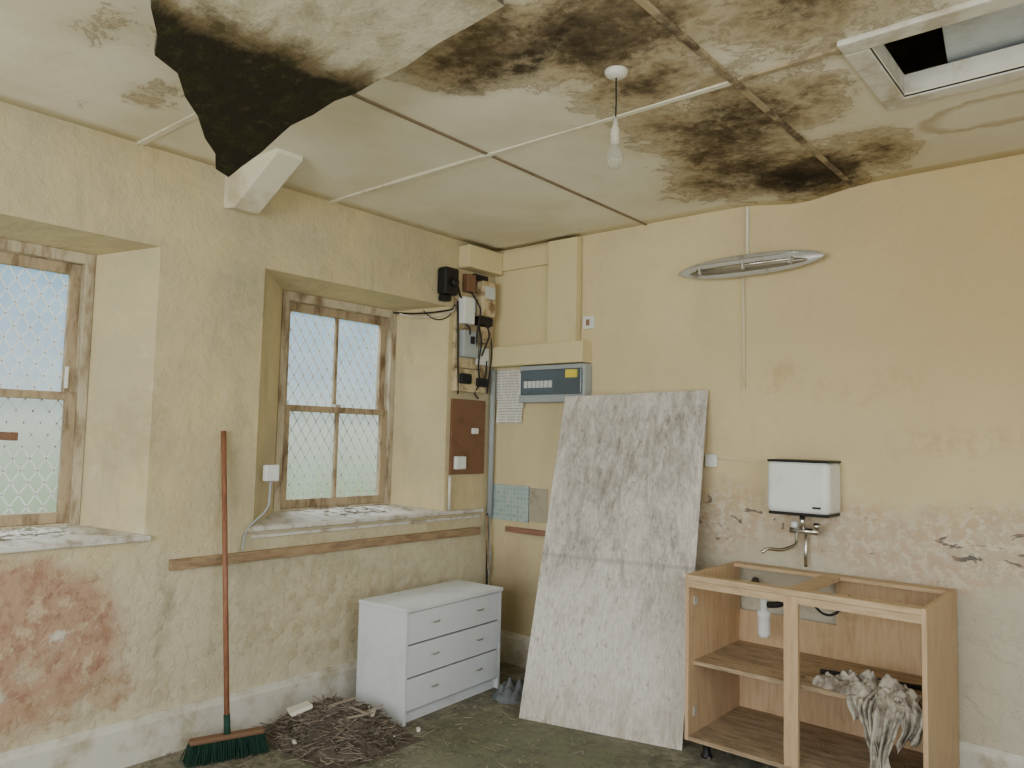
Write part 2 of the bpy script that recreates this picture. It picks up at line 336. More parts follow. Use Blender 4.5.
def ceiling():
    holes=[(2.87,3.5,-1.40,-.94),(1.25,2.03,-3.5,-2.53)]
    xs=set([0,XR]);ys=set([YF,0])
    x=0
    while x<XR:xs.add(round(x,3));x+=.1
    y=YF
    while y<0:ys.add(round(y,3));y+=.1
    for h in holes:xs|={h[0],h[1]};ys|={h[2],h[3]}
    xs=sorted(xs);ys=sorted(ys)
    def z(x,y):
        return H-.042*math.exp(-((x-2.15)/.2)**2-((y+0)/.28)**2)+.006*math.sin(x*2.6)*math.sin(y*2.9)
    V=[(x,y,z(x,y)) for x in xs for y in ys];n=len(ys);F=[]
    for i in range(len(xs)-1):
        for j in range(n-1):
            cx=(xs[i]+xs[i+1])/2;cy=(ys[j]+ys[j+1])/2
            if any(h[0]<cx<h[1] and h[2]<cy<h[3] for h in holes):continue
            F.append((i*n+j,(i+1)*n+j,(i+1)*n+j+1,i*n+j+1))
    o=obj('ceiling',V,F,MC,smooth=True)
    s=o.modifiers.new('s','SOLIDIFY');s.thickness=.015;s.offset=0
ceiling()
cz=H-.016
tn=[0]
def trim(lo,hi,mat):
    tn[0]+=1;return box('trim_%d'%tn[0],lo,hi,mat,bevel=.002)
trim((0,-1.445,cz),(2.405,-1.418,H),M_strip)
trim((2.432,-1.445,cz),(2.79,-1.418,H),M_stripd)
trim((0,-2.52,cz),(1.19,-2.49,H),M_strip)
trim((1.205,-2.48,cz+.001),(1.222,-1.45,H),M_joint)
trim((1.205,-1.41,cz+.001),(1.222,-.0,H),M_joint)
trim((2.405,-5.,cz-.002),(2.43,-.0,H),M_stripd)
def base(name,axis,a,b,side=1):
    prof=[(0,0),(.022,0),(.022,.165),(.014,.18),(.010,.20),(0,.20)]
    V=[];F=[]
    for t in(a,b):
        for d,z in prof:
            V.append((d,t,z) if axis=='y' else (t,-d,z))
    n=6
    for j in range(n):F.append((j,(j+1)%n,n+(j+1)%n,n+j))
    F.append(tuple(range(n)));F.append(tuple(range(n,2*n)));obj(name,V,F,M_trim)
base('baseboard_left','y',YF,-.022);base('baseboard_back','x',0,XR)
# ------------------------------------------------------------ windows
def window(name,W):
    a,b=W['i'];z0,z1=iz;e=empty(name,(-.3,(a+b)/2,1.7))
    fo=.042;X0=-.375
    boxes('box_frame',[((X0,a,z0),(-.27,a+fo,z1)),((X0,b-fo,z0),(-.27,b,z1)),((X0,a+fo,z1-.05),(-.27,b-fo,z1)),((X0,a+fo,z0),(-.27,b-fo,z0+.012))],M_frame,e,.003)
    ia,ib=a+fo,b-fo;mid=(ia+ib)/2;zm=1.645
    def sash(nm,x0,x1,za,zb,bt,tp):
        st=.045
        boxes(nm,[((x0,ia,za),(x1,ia+st,zb)),((x0,ib-st,za),(x1,ib,zb)),((x0,ia+st,za),(x1,ib-st,za+bt)),((x0,ia+st,zb-tp),(x1,ib-st,zb)),((x0+.006,mid-.010,za+bt),(x1-.004,mid+.010,zb-tp))],M_sash,e,.002)
        xc=(x0+x1)/2-.003
        V=[(xc,ia+st,za+bt),(xc,ib-st,za+bt),(xc,ib-st,zb-tp),(xc,ia+st,zb-tp)]
        obj(nm+'_pane',V,[(0,1,2,3)],M_glass,e)
    sash('lower_sash',-.318,-.285,z0+.012,zm+.018,.05,.036)
    sash('upper_sash',-.355,-.322,zm-.018,z1-.05,.036,.05)
    V=[];F=[];w=.0032
    y0,y1,za,zb=ia,ib,z0,z1;sl=1.6;p=.068
    def strip(p0,p1):
        n=len(V);d=Vector((0,p1[0]-p0[0],p1[1]-p0[1])).normalized();nn=Vector((0,-d.z,d.y))*w
        for x in(-.372,-.369):
            for pt,s in((p0,1),(p0,-1),(p1,-1),(p1,1)):
                V.append((x,pt[0]+nn.y*s,pt[1]+nn.z*s))
        F.extend([(n,n+1,n+2,n+3),(n+4,n+7,n+6,n+5),(n,n+4,n+5,n+1),(n+2,n+6,n+7,n+3)])
    for sg in(1,-1):
        cs=[z-sg*sl*y for y in(y0,y1) for z in(za,zb)];c=min(cs)
        while c<max(cs):
            pts=[]
            for y in(y0,y1):
                z=sg*sl*y+c
                if za<=z<=zb:pts.append((y,z))
            for z in(za,zb):
                y=(z-c)/(sg*sl)
                if y0<y<y1:pts.append((y,z))
            if len(pts)>=2:strip(pts[0],pts[1])
            c+=p*sl
    obj('diamond_lattice',V,F,M_lat,e)
    boxes('sash_fastener',[((-.325,mid-.02,zm+.018),(-.29,mid+.02,zm+.035))],M_steel,e)
    return e
w1=window('window_1',W1);w2=window('window_2',W2)
box('sash_stay',(-.28,-2.66,1.68),(-.265,-2.65,1.78),M_white,w1)
box('projecting_stay',(-.285,-2.93,1.44),(-.05,-2.90,1.475),M_brownb,w1,.003)
def sill(name,W,ya,yb):
    V=[(-.285,W['i'][0],1.052),(-.285,W['i'][1],1.052),(0,W['o'][1],1.018),(0,W['o'][0],1.018),
       (-.285,W['i'][0],1.02),(-.285,W['i'][1],1.02),(0,W['o'][1],.985),(0,W['o'][0],.985)]
    e=empty(name,(0,(ya+yb)/2,1.0))
    obj('sill_board',V,BF,M_sill,e,bevel=.002)
    box('sill_nosing',(0,ya,.99),(.03,yb,1.015),M_sill,e,.006)
    V=[];F=[]
    for i in range(70):
        y=random.gauss((W['i'][0]+W['i'][1])/2+.1,.14);x=random.uniform(-.24,-.08);s=random.uniform(.006,.020);z=1.018-x*.12+.002
        n=len(V)
        for k in range(4):
            w=k*1.57+random.random();V.append((x+s*math.cos(w),y+s*1.4*math.sin(w),z+random.uniform(0,.010)))
        F.append((n,n+1,n+2,n+3))
    obj('paint_flakes',V,F,M_plas,e)
sill('window_sill',W1,-3.8,-2.36);sill('window_sill.001',W2,-1.87,-.10)
trim((0,-1.84,.955),(.015,-.12,.972),M_sill)
e=empty('wall_batten',(0,-1.2,.865))
box('batten_board',(0.001,-2.26,.842),(.028,-.13,.892),M_rail,e,.003)
V=[];pr=[(0,2.62),(.10,2.605),(.47,2.80),(.47,2.826),(0,2.826)]
for y in(-2.08,-1.94):
    for x,z in pr:V.append((x,y,z))
n=5;F=[(j,(j+1)%n,n+(j+1)%n,n+j) for j in range(n)]+[tuple(range(n)),tuple(range(n,2*n))]
obj('ceiling_corbel',V,F,M_strip,bevel=.004)
# ------------------------------------------------------------ loft hatch
e=empty('loft_hatch',(3.18,-1.17,H))
fx0,fx1,fy0,fy1=2.79,3.58,-1.48,-.86;ox0,ox1,oy0,oy1=2.87,3.5,-1.40,-.94
boxes('architrave',[((fx0,fy0,H-.022),(fx1,oy0,H-.001)),((fx0,oy1,H-.022),(fx1,fy1,H-.001)),((fx0,oy0,H-.022),(ox0,oy1,H-.001)),((ox1,oy0,H-.022),(fx1,oy1,H-.001))],M_trim,e,.006)
boxes('lining',[((ox0-.02,oy0-.02,H-.016),(ox1+.02,oy0,H+.07)),((ox0-.02,oy1,H-.016),(ox1+.02,oy1+.02,H+.07)),((ox0-.02,oy0,H-.016),(ox0,oy1,H+.07)),((ox1,oy0,H-.016),(ox1+.02,oy1,H+.07))],M_trim,e)
V=[(3.10,-1.62,H+.074),(3.75,-1.62,H+.074),(3.75,-.70,H+.10),(2.98,-.70,H+.10)]
V+= [(a,b,c+.02) for a,b,c in V]
obj('hatch_lid',V,BF,M_lid,e,bevel=.003)
# ------------------------------------------------------------ fallen ceiling board
def fz(x):return H-.035-.22*(2.05-x)
poly=[(.81,-2.5),(.84,-2.57),(.93,-2.62),(1.0,-2.70),(1.10,-2.78),(1.17,-2.86),(1.26,-2.93),(1.30,-3.02),(1.38,-3.05),(1.47,-3.11),(1.56,-3.15),(1.6,-3.3),(1.72,-3.5),(2.08,-3.5),(2.12,-2.9),(2.10,-2.35),(1.98,-2.365),(1.85,-2.39),(1.72,-2.395),(1.6,-2.42),(1.5,-2.43),(1.42,-2.455),(1.3,-2.46),(1.2,-2.485),(1.02,-2.485),(.9,-2.50)]
bm=bmesh.new();vs=[bm.verts.new((x,y,fz(x))) for x,y in poly];f=bm.faces.new(vs)
bmesh.ops.triangulate(bm,faces=[f]);bmesh.ops.subdivide_edges(bm,edges=bm.edges,cuts=3,use_grid_fill=True)
for v in bm.verts:v.co.z+=.014*math.sin(v.co.x*7+v.co.y*3)*(2.05-v.co.x)
me=bpy.data.meshes.new('fallen_ceiling_board');bm.to_mesh(me);bm.free();me.materials.append(MBD);me.materials.append(M_soil)
o=bpy.data.objects.new('fallen_ceiling_board',me);COL.objects.link(o);s=o.modifiers.new('s','SOLIDIFY');s.thickness=.022;s.offset=0;s.material_offset_rim=1
# ------------------------------------------------------------ pendant
e=empty('pendant_bulb',(2.12,-1.76,H))
lathe('ceiling_rose',[(0,-.032),(.026,-.031),(.040,-.020),(.044,0),(0,0)],(2.12,-1.76,H-.004),M_trim,e)
tube('flex',[(2.12,-1.76,H-.03),(2.121,-1.759,2.7),(2.12,-1.76,2.62)],.003,M_gap,e,8)
lathe('lamp_holder',[(0,.10),(.008,.10),(.010,.07),(.017,.055),(.017,.0),(0,0)],(2.12,-1.76,2.545),M_trim,e)
lathe('bulb',[(.012,.0),(.014,-.01),(.022,-.025),(.029,-.045),(.030,-.06),(.025,-.077),(.014,-.088),(0,-.091)],(2.12,-1.76,2.548),M_bulb,e)
tube('filament_stem',[(2.12,-1.76,2.545),(2.12,-1.76,2.505)],.004,M_steel,e,6)
# ------------------------------------------------------------ IR heater on wall
e=empty('infrared_wall_heater',(1.89,-.09,2.46))
def spindle(name,cx,cy,cz_,L,hh,dd,mat,ex):
    V=[];F=[];N=40;n=24
    for i in range(N+1):
        t=-1+2*i/N;k=max(.012,(1-abs(t)**2.4))**ex
        for j in range(n):
            w=2*math.pi*j/n;V.append((cx+t*L/2,cy+dd*k*math.cos(w),cz_+hh*k*math.sin(w)))
    for i in range(N):
        for j in range(n):F.append((i*n+j,i*n+(j+1)%n,(i+1)*n+(j+1)%n,(i+1)*n+j))
    F.append(tuple(range(n)));F.append(tuple(N*n+j for j in range(n)));return obj(name,V,F,mat,e,True)
spindle('reflector_body',1.89,-.085,2.462,.82,.060,.040,M_steel,.6)
spindle('inner_reflector',1.89,-.106,2.446,.66,.026,.030,M_amber,.5)
tube('quartz_tube',[(1.62,-.14,2.452),(2.16,-.14,2.452)],.007,M_chrome,e)
boxes('tube_clips',[((x-.005,-.15,2.429),(x+.005,-.10,2.468)) for x in(1.64,1.89,2.14)],M_steel,e,.002)
spindle('upper_rib',1.89,-.088,2.489,.62,.006,.042,M_chrome,.3)
box('wall_bracket',(1.83,-.05,2.44),(1.95,-.0,2.48),M_white,e,.004)
box('surface_conduit',(1.852,-.018,2.50),(1.868,-.001,H-.02),M_strip,e,.002)
tube('pull_cord',[(1.845,-.03,2.43),(1.845,-.02,2.1),(1.845,-.018,1.81)],.0035,M_strip,e,8)
lathe('cord_knob',[(0,.02),(.006,.015),(.008,0),(0,-.005)],(1.845,-.018,1.80),M_strip,e,10)
# ------------------------------------------------------------ water heater
e=empty('water_heater',(2.2,-.1,1.29))
box('casing',(2.04,-.2,1.160),(2.35,-.004,1.418),M_white,e,.03)
box('lower_band',(2.048,-.192,1.15),(2.342,-.006,1.166),M_black,e,.006)
box('upper_band',(2.043,-.198,1.412),(2.347,-.004,1.424),M_black,e,.005)
box('badge',(2.27,-.203,1.19),(2.31,-.199,1.2),M_black,e)
tube('outlet_neck',[(2.19,-.11,1.15),(2.19,-.11,1.08)],.014,M_chrome,e)
tube('mixer_body',[(2.13,-.11,1.07),(2.27,-.11,1.07)],.016,M_chrome,e)
tube('swan_spout',smoothpts([(2.16,-.11,1.06),(2.17,-.13,1.0),(2.12,-.2,.975),(2.07,-.26,.985),(2.05,-.28,.965)]),.009,M_chrome,e)
tube('inlet_pipe',[(2.19,-.06,1.07),(2.185,-.05,.95),(2.185,-.05,.885)],.009,M_chrome,e)
lathe('tap_knob',[(0,.03),(.016,.028),(.018,0),(0,0)],(2.26,-.11,1.085),M_chrome,e,12)
lathe('tap_knob_b',[(0,.03),(.016,.028),(.018,0),(0,0)],(2.15,-.11,1.085),M_white,e,12)
e=empty('fused_spur',(1.655,0,1.4));box('plate',(1.62,-.03,1.365),(1.69,-.001,1.435),M_white,e,.006)
tube('supply_cable',[(1.69,-.008,1.41),(1.85,-.006,1.405),(2.05,-.008,1.41)],.003,M_strip,e,6)
# ------------------------------------------------------------ sink cabinet
e=empty('sink_base_cabinet',(2.33,-.32,.5))
x0,x1,y0,y1,z0,z1=1.815,2.85,-.62,-.035,.10,.87;t=.018
boxes('side_panels',[((x0,y0,z0),(x0+t,y1,z1)),((x1-t,y0,z0),(x1,y1,z1))],M_beech,e,.001)
box('bottom_panel',(x0+t,y0+.003,z0),(x1-t,y1,z0+t),M_beechd,e)
boxes('top_rails',[((x0+t,y0,z1-.028),(x1-t,y0+.06,z1-.003)),((x0+t,y1-.08,z1-.02),(x1-t,y1,z1-.002)),((2.285,y0+.06,z1-.022),(2.37,y1-.08,z1-.004))],M_beechh,e,.001)
box('front_top_rail',(x0+t,y0,z1-.06),(x1-t,y0+.018,z1-.029),M_beechh,e)
box('centre_stile',(2.288,y0-.002,z0+t),(2.35,y0+.02,z1-.03),M_beech,e,.001)
box('shelf',(x0+t,y0+.05,.44),(x1-t,y1-.01,.458),M_beechd,e)
boxes('back_panel',[((2.33,y1-.006,z0+t),(x1-t,y1,z1-.02)),((x0+t,y1-.006,z0+t),(2.33,y1,.62))],M_beech,e)
for i,(a,b) in enumerate([(1.87,-.50),(2.79,-.50),(1.87,-.1),(2.79,-.1),(2.32,-.50)]):
    lathe('leg_%d'%(i+1),[(0,0),(.028,0),(.026,.01),(.018,.02),(.018,.085),(.03,.1),(0,.1)],(a,b,0),M_black,e,14)
lathe('bottle_trap',[(0,0),(.026,.004),(.03,.02),(.03,.10),(.033,.105),(.033,.125),(.018,.13),(.018,.2),(0,.2)],(2.07,-.3,.56),M_white,e,18)
tube('waste_pipe',smoothpts([(2.07,-.3,.76),(2.05,-.27,.79),(1.98,-.2,.79),(1.92,-.04,.78)]),.02,M_black,e)
tube('waste_branch',smoothpts([(2.09,-.3,.72),(2.15,-.3,.73),(2.2,-.3,.78)]),.016,M_black,e)
tube('cable_loop',bez((2.36,-.5,.82),(2.50,-.4,.84),.08),.006,M_black,e,6)
boxes('loose_offcuts',[((2.33,-.48,.459),(2.60,-.45,.475)),((2.36,-.35,.459),(2.6,-.3,.468))],M_rail,e)
tube('iron_bar',[(2.37,-.40,.485),(2.76,-.30,.475)],.012,M_cable,e,8)
boxes('hinge_plates',[((x0+t,-.57,.72),(x0+t+.006,-.54,.76)),((x0+t,-.57,.2),(x0+t+.006,-.54,.24)),((x1-t-.006,-.57,.72),(x1-t,-.54,.76))],M_steel,e)
V=[];F=[]
for i in range(320):
    x=random.uniform(x0+.03,x1-.03);y=random.uniform(y0+.04,y1-.05);s=random.uniform(.003,.010);zz=z0+t+.001;n=len(V)
    if random.random()<.35:zz=.459
    if zz>.4:y=max(y,y0+.08)
    for q in range(4):
        w=q*1.57+random.random()*1.2;V.append((x+s*math.cos(w),y+s*math.sin(w)*.6,zz+random.uniform(0,.006)))
    F.append((n,n+1,n+2,n+3))
obj('scraps',V,F,M_stick,e)
def rag(name,mat):
    V=[];F=[]
    N=56
    cx,cy=2.60,-.47
    for i in range(N):
        for j in range(N):
            u=-1+2*i/(N-1);v=-1+2*j/(N-1);r=math.hypot(u,v)
            rr=.92+.3*mnoise.noise(Vector((math.atan2(v,u)*1.3,7,0)))
            k=max(0,1-(r/rr)**2)
            f=abs(mnoise.noise(Vector((u*2.6+v,v*3.2,1.7))))*1.1+abs(mnoise.noise(Vector((u*6,v*6-u*2,4.))))*.7
            V.append((cx+u*.22+.02*mnoise.noise(Vector((u*4,v*4,9))),max(cy+v*.12,-.575),.459+(k**.5)*(.02+.075*f) if k>0 else .459))
    for i in range(N-1):
        for j in range(N-1):
            q=(i*N+j,(i+1)*N+j,(i+1)*N+j+1,i*N+j+1)
            if max(V[a][2] for a in q)>.4595:F.append(q)
    for (tx,w,L,y_,sd) in((2.69,.058,.40,-.60,1.),(2.775,.04,.15,-.585,5.),(2.60,.04,.09,-.585,9.),(2.645,.03,.27,-.59,3.)):
        nu,nv=26,44;b=len(V)
        for i in range(nu):
            u=i/(nu-1)-.5
            for j in range(nv):
                s=j/(nv-1);d=s*(L+.10)-.10
                fold=.016*math.sin(u*19+sd+s*2.5)+.010*mnoise.noise(Vector((u*6+sd,s*6,sd)))
                if d<0:x=tx+u*w*(1.5+d*3)+.01*fold;y=y_+.02-d*1.1;z=.472+.012*math.sin(u*9+sd)+abs(fold)*.8
                else:
                    wid=1.1-.55*min(1,d*6)+.35*s+.25*mnoise.noise(Vector((s*5,sd,2)))
                    x=tx+u*2*w*wid*.9+.02*math.sin(s*5+sd);y=y_+.015-min(d,.03)*.9-fold*1.2-.01;z=.468-d*(1+.18*math.sin(u*5+sd*2))
                V.append((x,y,max(z,.02)))
        for i in range(nu-1):
            for j in range(nv-1):F.append((b+i*nv+j,b+(i+1)*nv+j,b+(i+1)*nv+j+1,b+i*nv+j+1))
    o=obj(name,V,F,mat,None,True);s=o.modifiers.new('s','SOLIDIFY');s.thickness=.003;return o
rag('cloth_rag',M_rag)
# ------------------------------------------------------------ plywood sheet
BL,BR,TR,TL=Vector((.90,-.74,0)),Vector((1.75,-.52,0)),Vector((1.64,-.03,1.795)),Vector((.77,-.2,1.763))
nrm=(BR-BL).cross(TL-BL).normalized()
if nrm.y<0:nrm=-nrm
V=[*(BL,BR,TR,TL),*(p+nrm*.012 for p in(BL,BR,TR,TL))]
for v in V: v.z=max(v.z,.001)
obj('plywood_sheet',[tuple(v) for v in V],BF,MPLY,bevel=.002)
# ------------------------------------------------------------ chest of drawers
e=empty('chest_of_drawers',(.32,-.85,.3))
wd=Vector((-.0616,.998,0)).normalized();dd=Vector((-wd.y,wd.x,0))
Mc=Matrix((( wd.x,dd.x,0,.55),(wd.y,dd.y,0,-1.25),(0,0,1,0),(0,0,0,1)))
W_,D_,H_=.81,.365,.595
boxes('carcass',[((0,.0,0),(.018,D_,H_-.02)),((W_-.018,0,0),(W_,D_,H_-.02)),((.018,.03,.05),(W_-.018,D_,.068)),((.018,D_-.01,0),(W_-.018,D_,H_-.02)),((.018,.03,0),(W_-.018,.045,.055))],M_chest,e,.001,M=Mc)
box('top',(-.006,-.008,H_-.02),(W_+.006,D_,H_),M_chest,e,.003,M=Mc)
box('inner_shadow_board',(.018,.02,.06),(W_-.018,.03,H_-.02),M_gap,e,M=Mc)
dh=(H_-.02-.065)/3
for i in range(3):
    za=.065+i*dh
    box('drawer_front_%d'%(i+1),(.021,.001,za+.004),(W_-.021,.019,za+dh-.005),M_chest,e,.002,M=Mc)
    for hx in(.22,.60):
        pts=[Mc@Vector((hx+.032*math.cos(w),-.002-.014*math.sin(w),za+dh*.55)) for w in [math.pi*q/8 for q in range(9)]]
        tube('handle_%d'%(i+1),pts,.004,M_chrome,e,8)
# ------------------------------------------------------------ broom
e=empty('broom',(.245,-2.06,.05))
ax=Vector((.11,.34,0)).normalized();px=Vector((ax.y,-ax.x,0))
Mb=Matrix(((ax.x,px.x,0,.245),(ax.y,px.y,0,-2.06),(0,0,1,0),(0,0,0,1)))
box('head',(-.165,-.026,.085),(.165,.026,.108),M_bhead,e,.008,M=Mb)
V=[];F=[]
for i in range(52):
    for j in range(8):
        x=-.16+.32*i/51+random.uniform(-.003,.003);y=-.023+.046*j/7;fx=x*1.13+random.uniform(-.008,.008);fy=y*2.0+random.uniform(-.008,.008);r=.003;n=len(V)
        for (cx_,cy_,cz_) in((x,y,.088),(fx,fy,.002+random.uniform(0,.008))):
            for q in range(3):
                w=q*2.094;V.append((cx_+r*math.cos(w),cy_+r*math.sin(w),cz_))
        for q in range(3):F.append((n+q,n+(q+1)%3,n+3+(q+1)%3,n+3+q))
obj('bristles',V,F,M_brist,e,M=Mb)
tube('handle',[(.245,-2.06,.09),(.015,-2.025,1.5)],.0125,M_handle,e,12)
tube('ferrule',[(.246,-2.06,.095),(.229,-2.058,.19)],.015,M_brist,e,12)
# ------------------------------------------------------------ debris
e=empty('debris_pile',(.40,-1.56,0))
V=[];F=[];N=40
def ph(x,y):
    r=math.hypot((x)/.42,(y)/.34);return max(0,.13*(1-r*r)+.035*mnoise.noise(Vector((x*9,y*9,3)))) if r<1 else 0
for i in range(N):
    for j in range(N):
        x=-.45+.9*i/(N-1);y=-.36+.72*j/(N-1);V.append((.40+x*.78,-1.565+y*.76,ph(x,y)+.001))
for i in range(N-1):
    for j in range(N-1):F.append((i*N+j,(i+1)*N+j,(i+1)*N+j+1,i*N+j+1))
obj('mound',V,F,M_soil,e,True)
def sticks(name,n,cx,cy,rx,ry,base,lmin,lmax,r,mat,parent,lim=None):
    V=[];F=[]
    for i in range(n):
        while True:
            a=random.gauss(0,.45);b=random.gauss(0,.45)
            if a*a+b*b<1.2:break
        x=cx+a*rx;y=cy+b*ry;z=base(a,b)+random.uniform(0.003,.02);L=random.uniform(lmin,lmax);w=random.uniform(0,6.28);el=random.uniform(-.25,.45)
        d=Vector((math.cos(w)*math.cos(el),math.sin(w)*math.cos(el),math.sin(el)))*L/2;p=Vector((x,y,z));s=d.cross(Vector((0,0,1))).normalized()*r;u=Vector((0,0,r))
        ends=[p-d,p+d]
        for q in ends:
            q.z=max(q.z,.003);q.x=max(q.x,.03)
            if lim:q.y=min(max(q.y,lim[0]),lim[1])
        if (ends[1]-ends[0]).length<.02:continue
        k=len(V)
        for q in ends:V.extend([q+s,q-s,q+u*1.6])
        F.extend([(k,k+1,k+4,k+3),(k+1,k+2,k+5,k+4),(k+2,k,k+3,k+5)])
    return obj(name,V,F,mat,parent)
bs=lambda a,b:ph(a*.45,b*.36)
LM=(-1.86,-1.275)
sticks('twigs',900,.40,-1.57,.36,.30,bs,.03,.12,.0018,M_stick,e,LM)
sticks('dark_straw',1500,.40,-1.57,.38,.30,bs,.03,.10,.0022,M_soil,e,LM)
sticks('laths',10,.42,-1.57,.3,.22,lambda a,b:ph(a*.45,b*.36)+.02,.14,.22,.006,M_stick,e,LM)
def lumps(name,L,mat,parent):
    V=[];F=[]
    for (x,y,z,s,fl) in L:
        n=len(V);w=random.uniform(0,3)
        for dx,dy,dz in[(-1,-1,-1),(1,-1,-1),(1,1,-1),(-1,1,-1),(-1,-1,1),(1,-1,1),(1,1,1),(-1,1,1)]:
            a=dx*s*random.uniform(.7,1.1);b=dy*s*random.uniform(.5,.9);c=dz*s*fl
            V.append((x+a*math.cos(w)-b*math.sin(w),y+a*math.sin(w)+b*math.cos(w),max(.001,z+c+a*.25)))
        F+=[tuple(i+n for i in f) for f in BF]
    return obj(name,V,F,mat,parent,bevel=.002)
lumps('plaster_pieces',[(.28,-1.70,.14,.055,.15),(.52,-1.48,.11,.055,.12),(.45,-1.42,.10,.03,.3),(.62,-1.50,.06,.03,.3),(.42,-1.60,.14,.03,.2)]+[(random.gauss(.4,.16),min(max(random.gauss(-1.57,.13),-1.82),-1.31),.05,random.uniform(.006,.014),.4) for _ in range(22)],M_plas,e)
L=[]
for i in range(380):
    x=random.uniform(.1,2.9);y=random.uniform(-2.6,-.1);L.append((x,y,.004,random.uniform(.002,.009),.5))
lumps('floor_grit',L,M_stick,None)
sticks('floor_straw',220,.7,-1.4,1.0,1.0,lambda a,b:0,.02,.07,.0014,M_stick,None)
def heap(name,cx,cy,rx,ry,h,mat,seed):
    V=[];F=[];N=40
    for i in range(N):
        for j in range(N):
            u=-1+2*i/(N-1);v=-1+2*j/(N-1);r=math.hypot(u,v);rr=1+.25*mnoise.noise(Vector((math.atan2(v,u),seed,0)))
            z=h*max(0,1-(r/rr)**2)*(.65+.5*abs(math.sin(u*6+v*4+seed))+.5*mnoise.noise(Vector((u*3,v*3,seed))))
            V.append((cx+u*rx,cy+v*ry,max(z,.0005)))
    for i in range(N-1):
        for j in range(N-1):F.append((i*N+j,(i+1)*N+j,(i+1)*N+j+1,i*N+j+1))
    return obj(name,V,[f for f in F if max(V[q][2] for q in f)>.001],mat,None,True)
heap('crumpled_cloth',.65,-.50,.11,.14,.085,M_ragb,2.)
heap('crumpled_cloth.001',.68,-.24,.14,.14,.13,M_soil,5.)
# ------------------------------------------------------------ boxed panels on back wall
e=empty('boxed_pipe_casing',(.4,0,2.3))
box('back_board',(.002,-.02,2.13),(.74,-.001,2.79),M_cream,e,.002)
box('top_board',(.002,-.045,2.66),(.53,-.02,2.79),M_cream,e,.003)
box('side_board',(.52,-.075,2.11),(.75,-.02,2.80),M_cream,e,.003)
box('lower_box',(.002,-.11,1.985),(.83,-.001,2.12),M_cream,e,.004)
e=empty('corner_box',(.06,-.19,2.7));box('casing',(.001,-.39,2.63),(.10,-.05,2.78),M_cream,e,.005)
e=empty('light_switch',(.79,0,2.24));box('plate',(.765,-.02,2.205),(.85,-.001,2.285),M_white,e,.004);box('rocker',(.795,-.026,2.225),(.82,-.02,2.265),M_redw,e,.002)
e=empty('consumer_unit',(.565,-.05,1.86))
box('enclosure',(.30,-.085,1.735),(.835,-.001,1.98),M_greybox,e,.01)
box('smoked_door',(.325,-.10,1.785),(.82,-.085,1.95),M_dkgrey,e,.008)
boxes('breakers',[((.36+i*.034,-.106,1.83),(.388+i*.034,-.10,1.875)) for i in range(7)],M_pale,e,.001)
box('warning_label',(.70,-.1075,1.89),(.79,-.1005,1.94),M_yellow,e)
box('side_label',(.305,-.089,1.79),(.322,-.0855,1.93),M_white,e)
e=empty('pinned_paper',(.15,0,1.8))
def sheet(nm,x0,x1,z0,z1,y,sd):
    V=[];n=10
    for i in range(n+1):
        for j in range(n+1):
            u=i/n;v=j/n;V.append((x0+(x1-x0)*u,y-.012*(1-v)*abs(math.sin(u*3+sd))-.003,z0+(z1-z0)*v))
    obj(nm,V,[(i*(n+1)+j,(i+1)*(n+1)+j,(i+1)*(n+1)+j+1,i*(n+1)+j+1) for i in range(n) for j in range(n)],M_paper,e,True)
sheet('sheet',.03,.29,1.77,1.97,-.004,0);sheet('sheet_b',.05,.28,1.60,1.79,-.010,2);sheet('sheet_c',.16,.30,1.70,1.83,-.02,1)
box('wall_tiles',(.005,-.012,.94),(.345,-.001,1.18),M_tile)
box('tile_backing_patch',(.35,-.004,.95),(.50,-.0008,1.17),M_out)
box('timber_batten',(.16,-.03,.865),(.52,-.001,.90),M_redw,None,.002)
# ------------------------------------------------------------ meter board on the left wall
e=empty('electrical_meter_board',(0,-.27,2.2))
box('upper_backboard',(.001,-.425,1.96),(.022,-.115,2.62),M_boardc,e,.003)
box('fuse_carrier',(.022,-.405,2.25),(.085,-.30,2.43),M_white,e,.008)
box('fuse_holder',(.022,-.295,2.34),(.06,-.265,2.44),M_greybox,e,.004)
box('meter',(.022,-.255,2.32),(.11,-.12,2.56),M_boardc,e,.012)
box('meter_window',(.11,-.235,2.44),(.114,-.14,2.52),M_pale,e)
box('meter_cover',(.022,-.25,2.26),(.085,-.12,2.318),M_black,e,.006)
box('isolator',(.022,-.39,2.03),(.075,-.25,2.21),M_greybox,e,.006)
box('isolator_lever',(.075,-.33,2.12),(.09,-.30,2.17),M_black,e,.003)
box('switch_fuse',(.022,-.225,2.14),(.075,-.12,2.25),M_boardc,e,.006)
box('cutout',(.022,-.37,2.47),(.075,-.29,2.59),M_brownb,e,.005)
box('seal_box',(.022,-.28,2.57),(.05,-.14,2.61),M_black,e,.005)
box('junction',(.022,-.22,1.99),(.06,-.125,2.11),M_white,e,.004)
box('old_timber_block',(.001,-.425,1.80),(.045,-.12,1.95),M_boardc,e,.004)
box('cable_clamp',(.045,-.40,1.85),(.075,-.30,1.92),M_black,e,.01)
box('cable_clamp_b',(.045,-.24,1.84),(.07,-.13,1.9),M_black,e,.01)
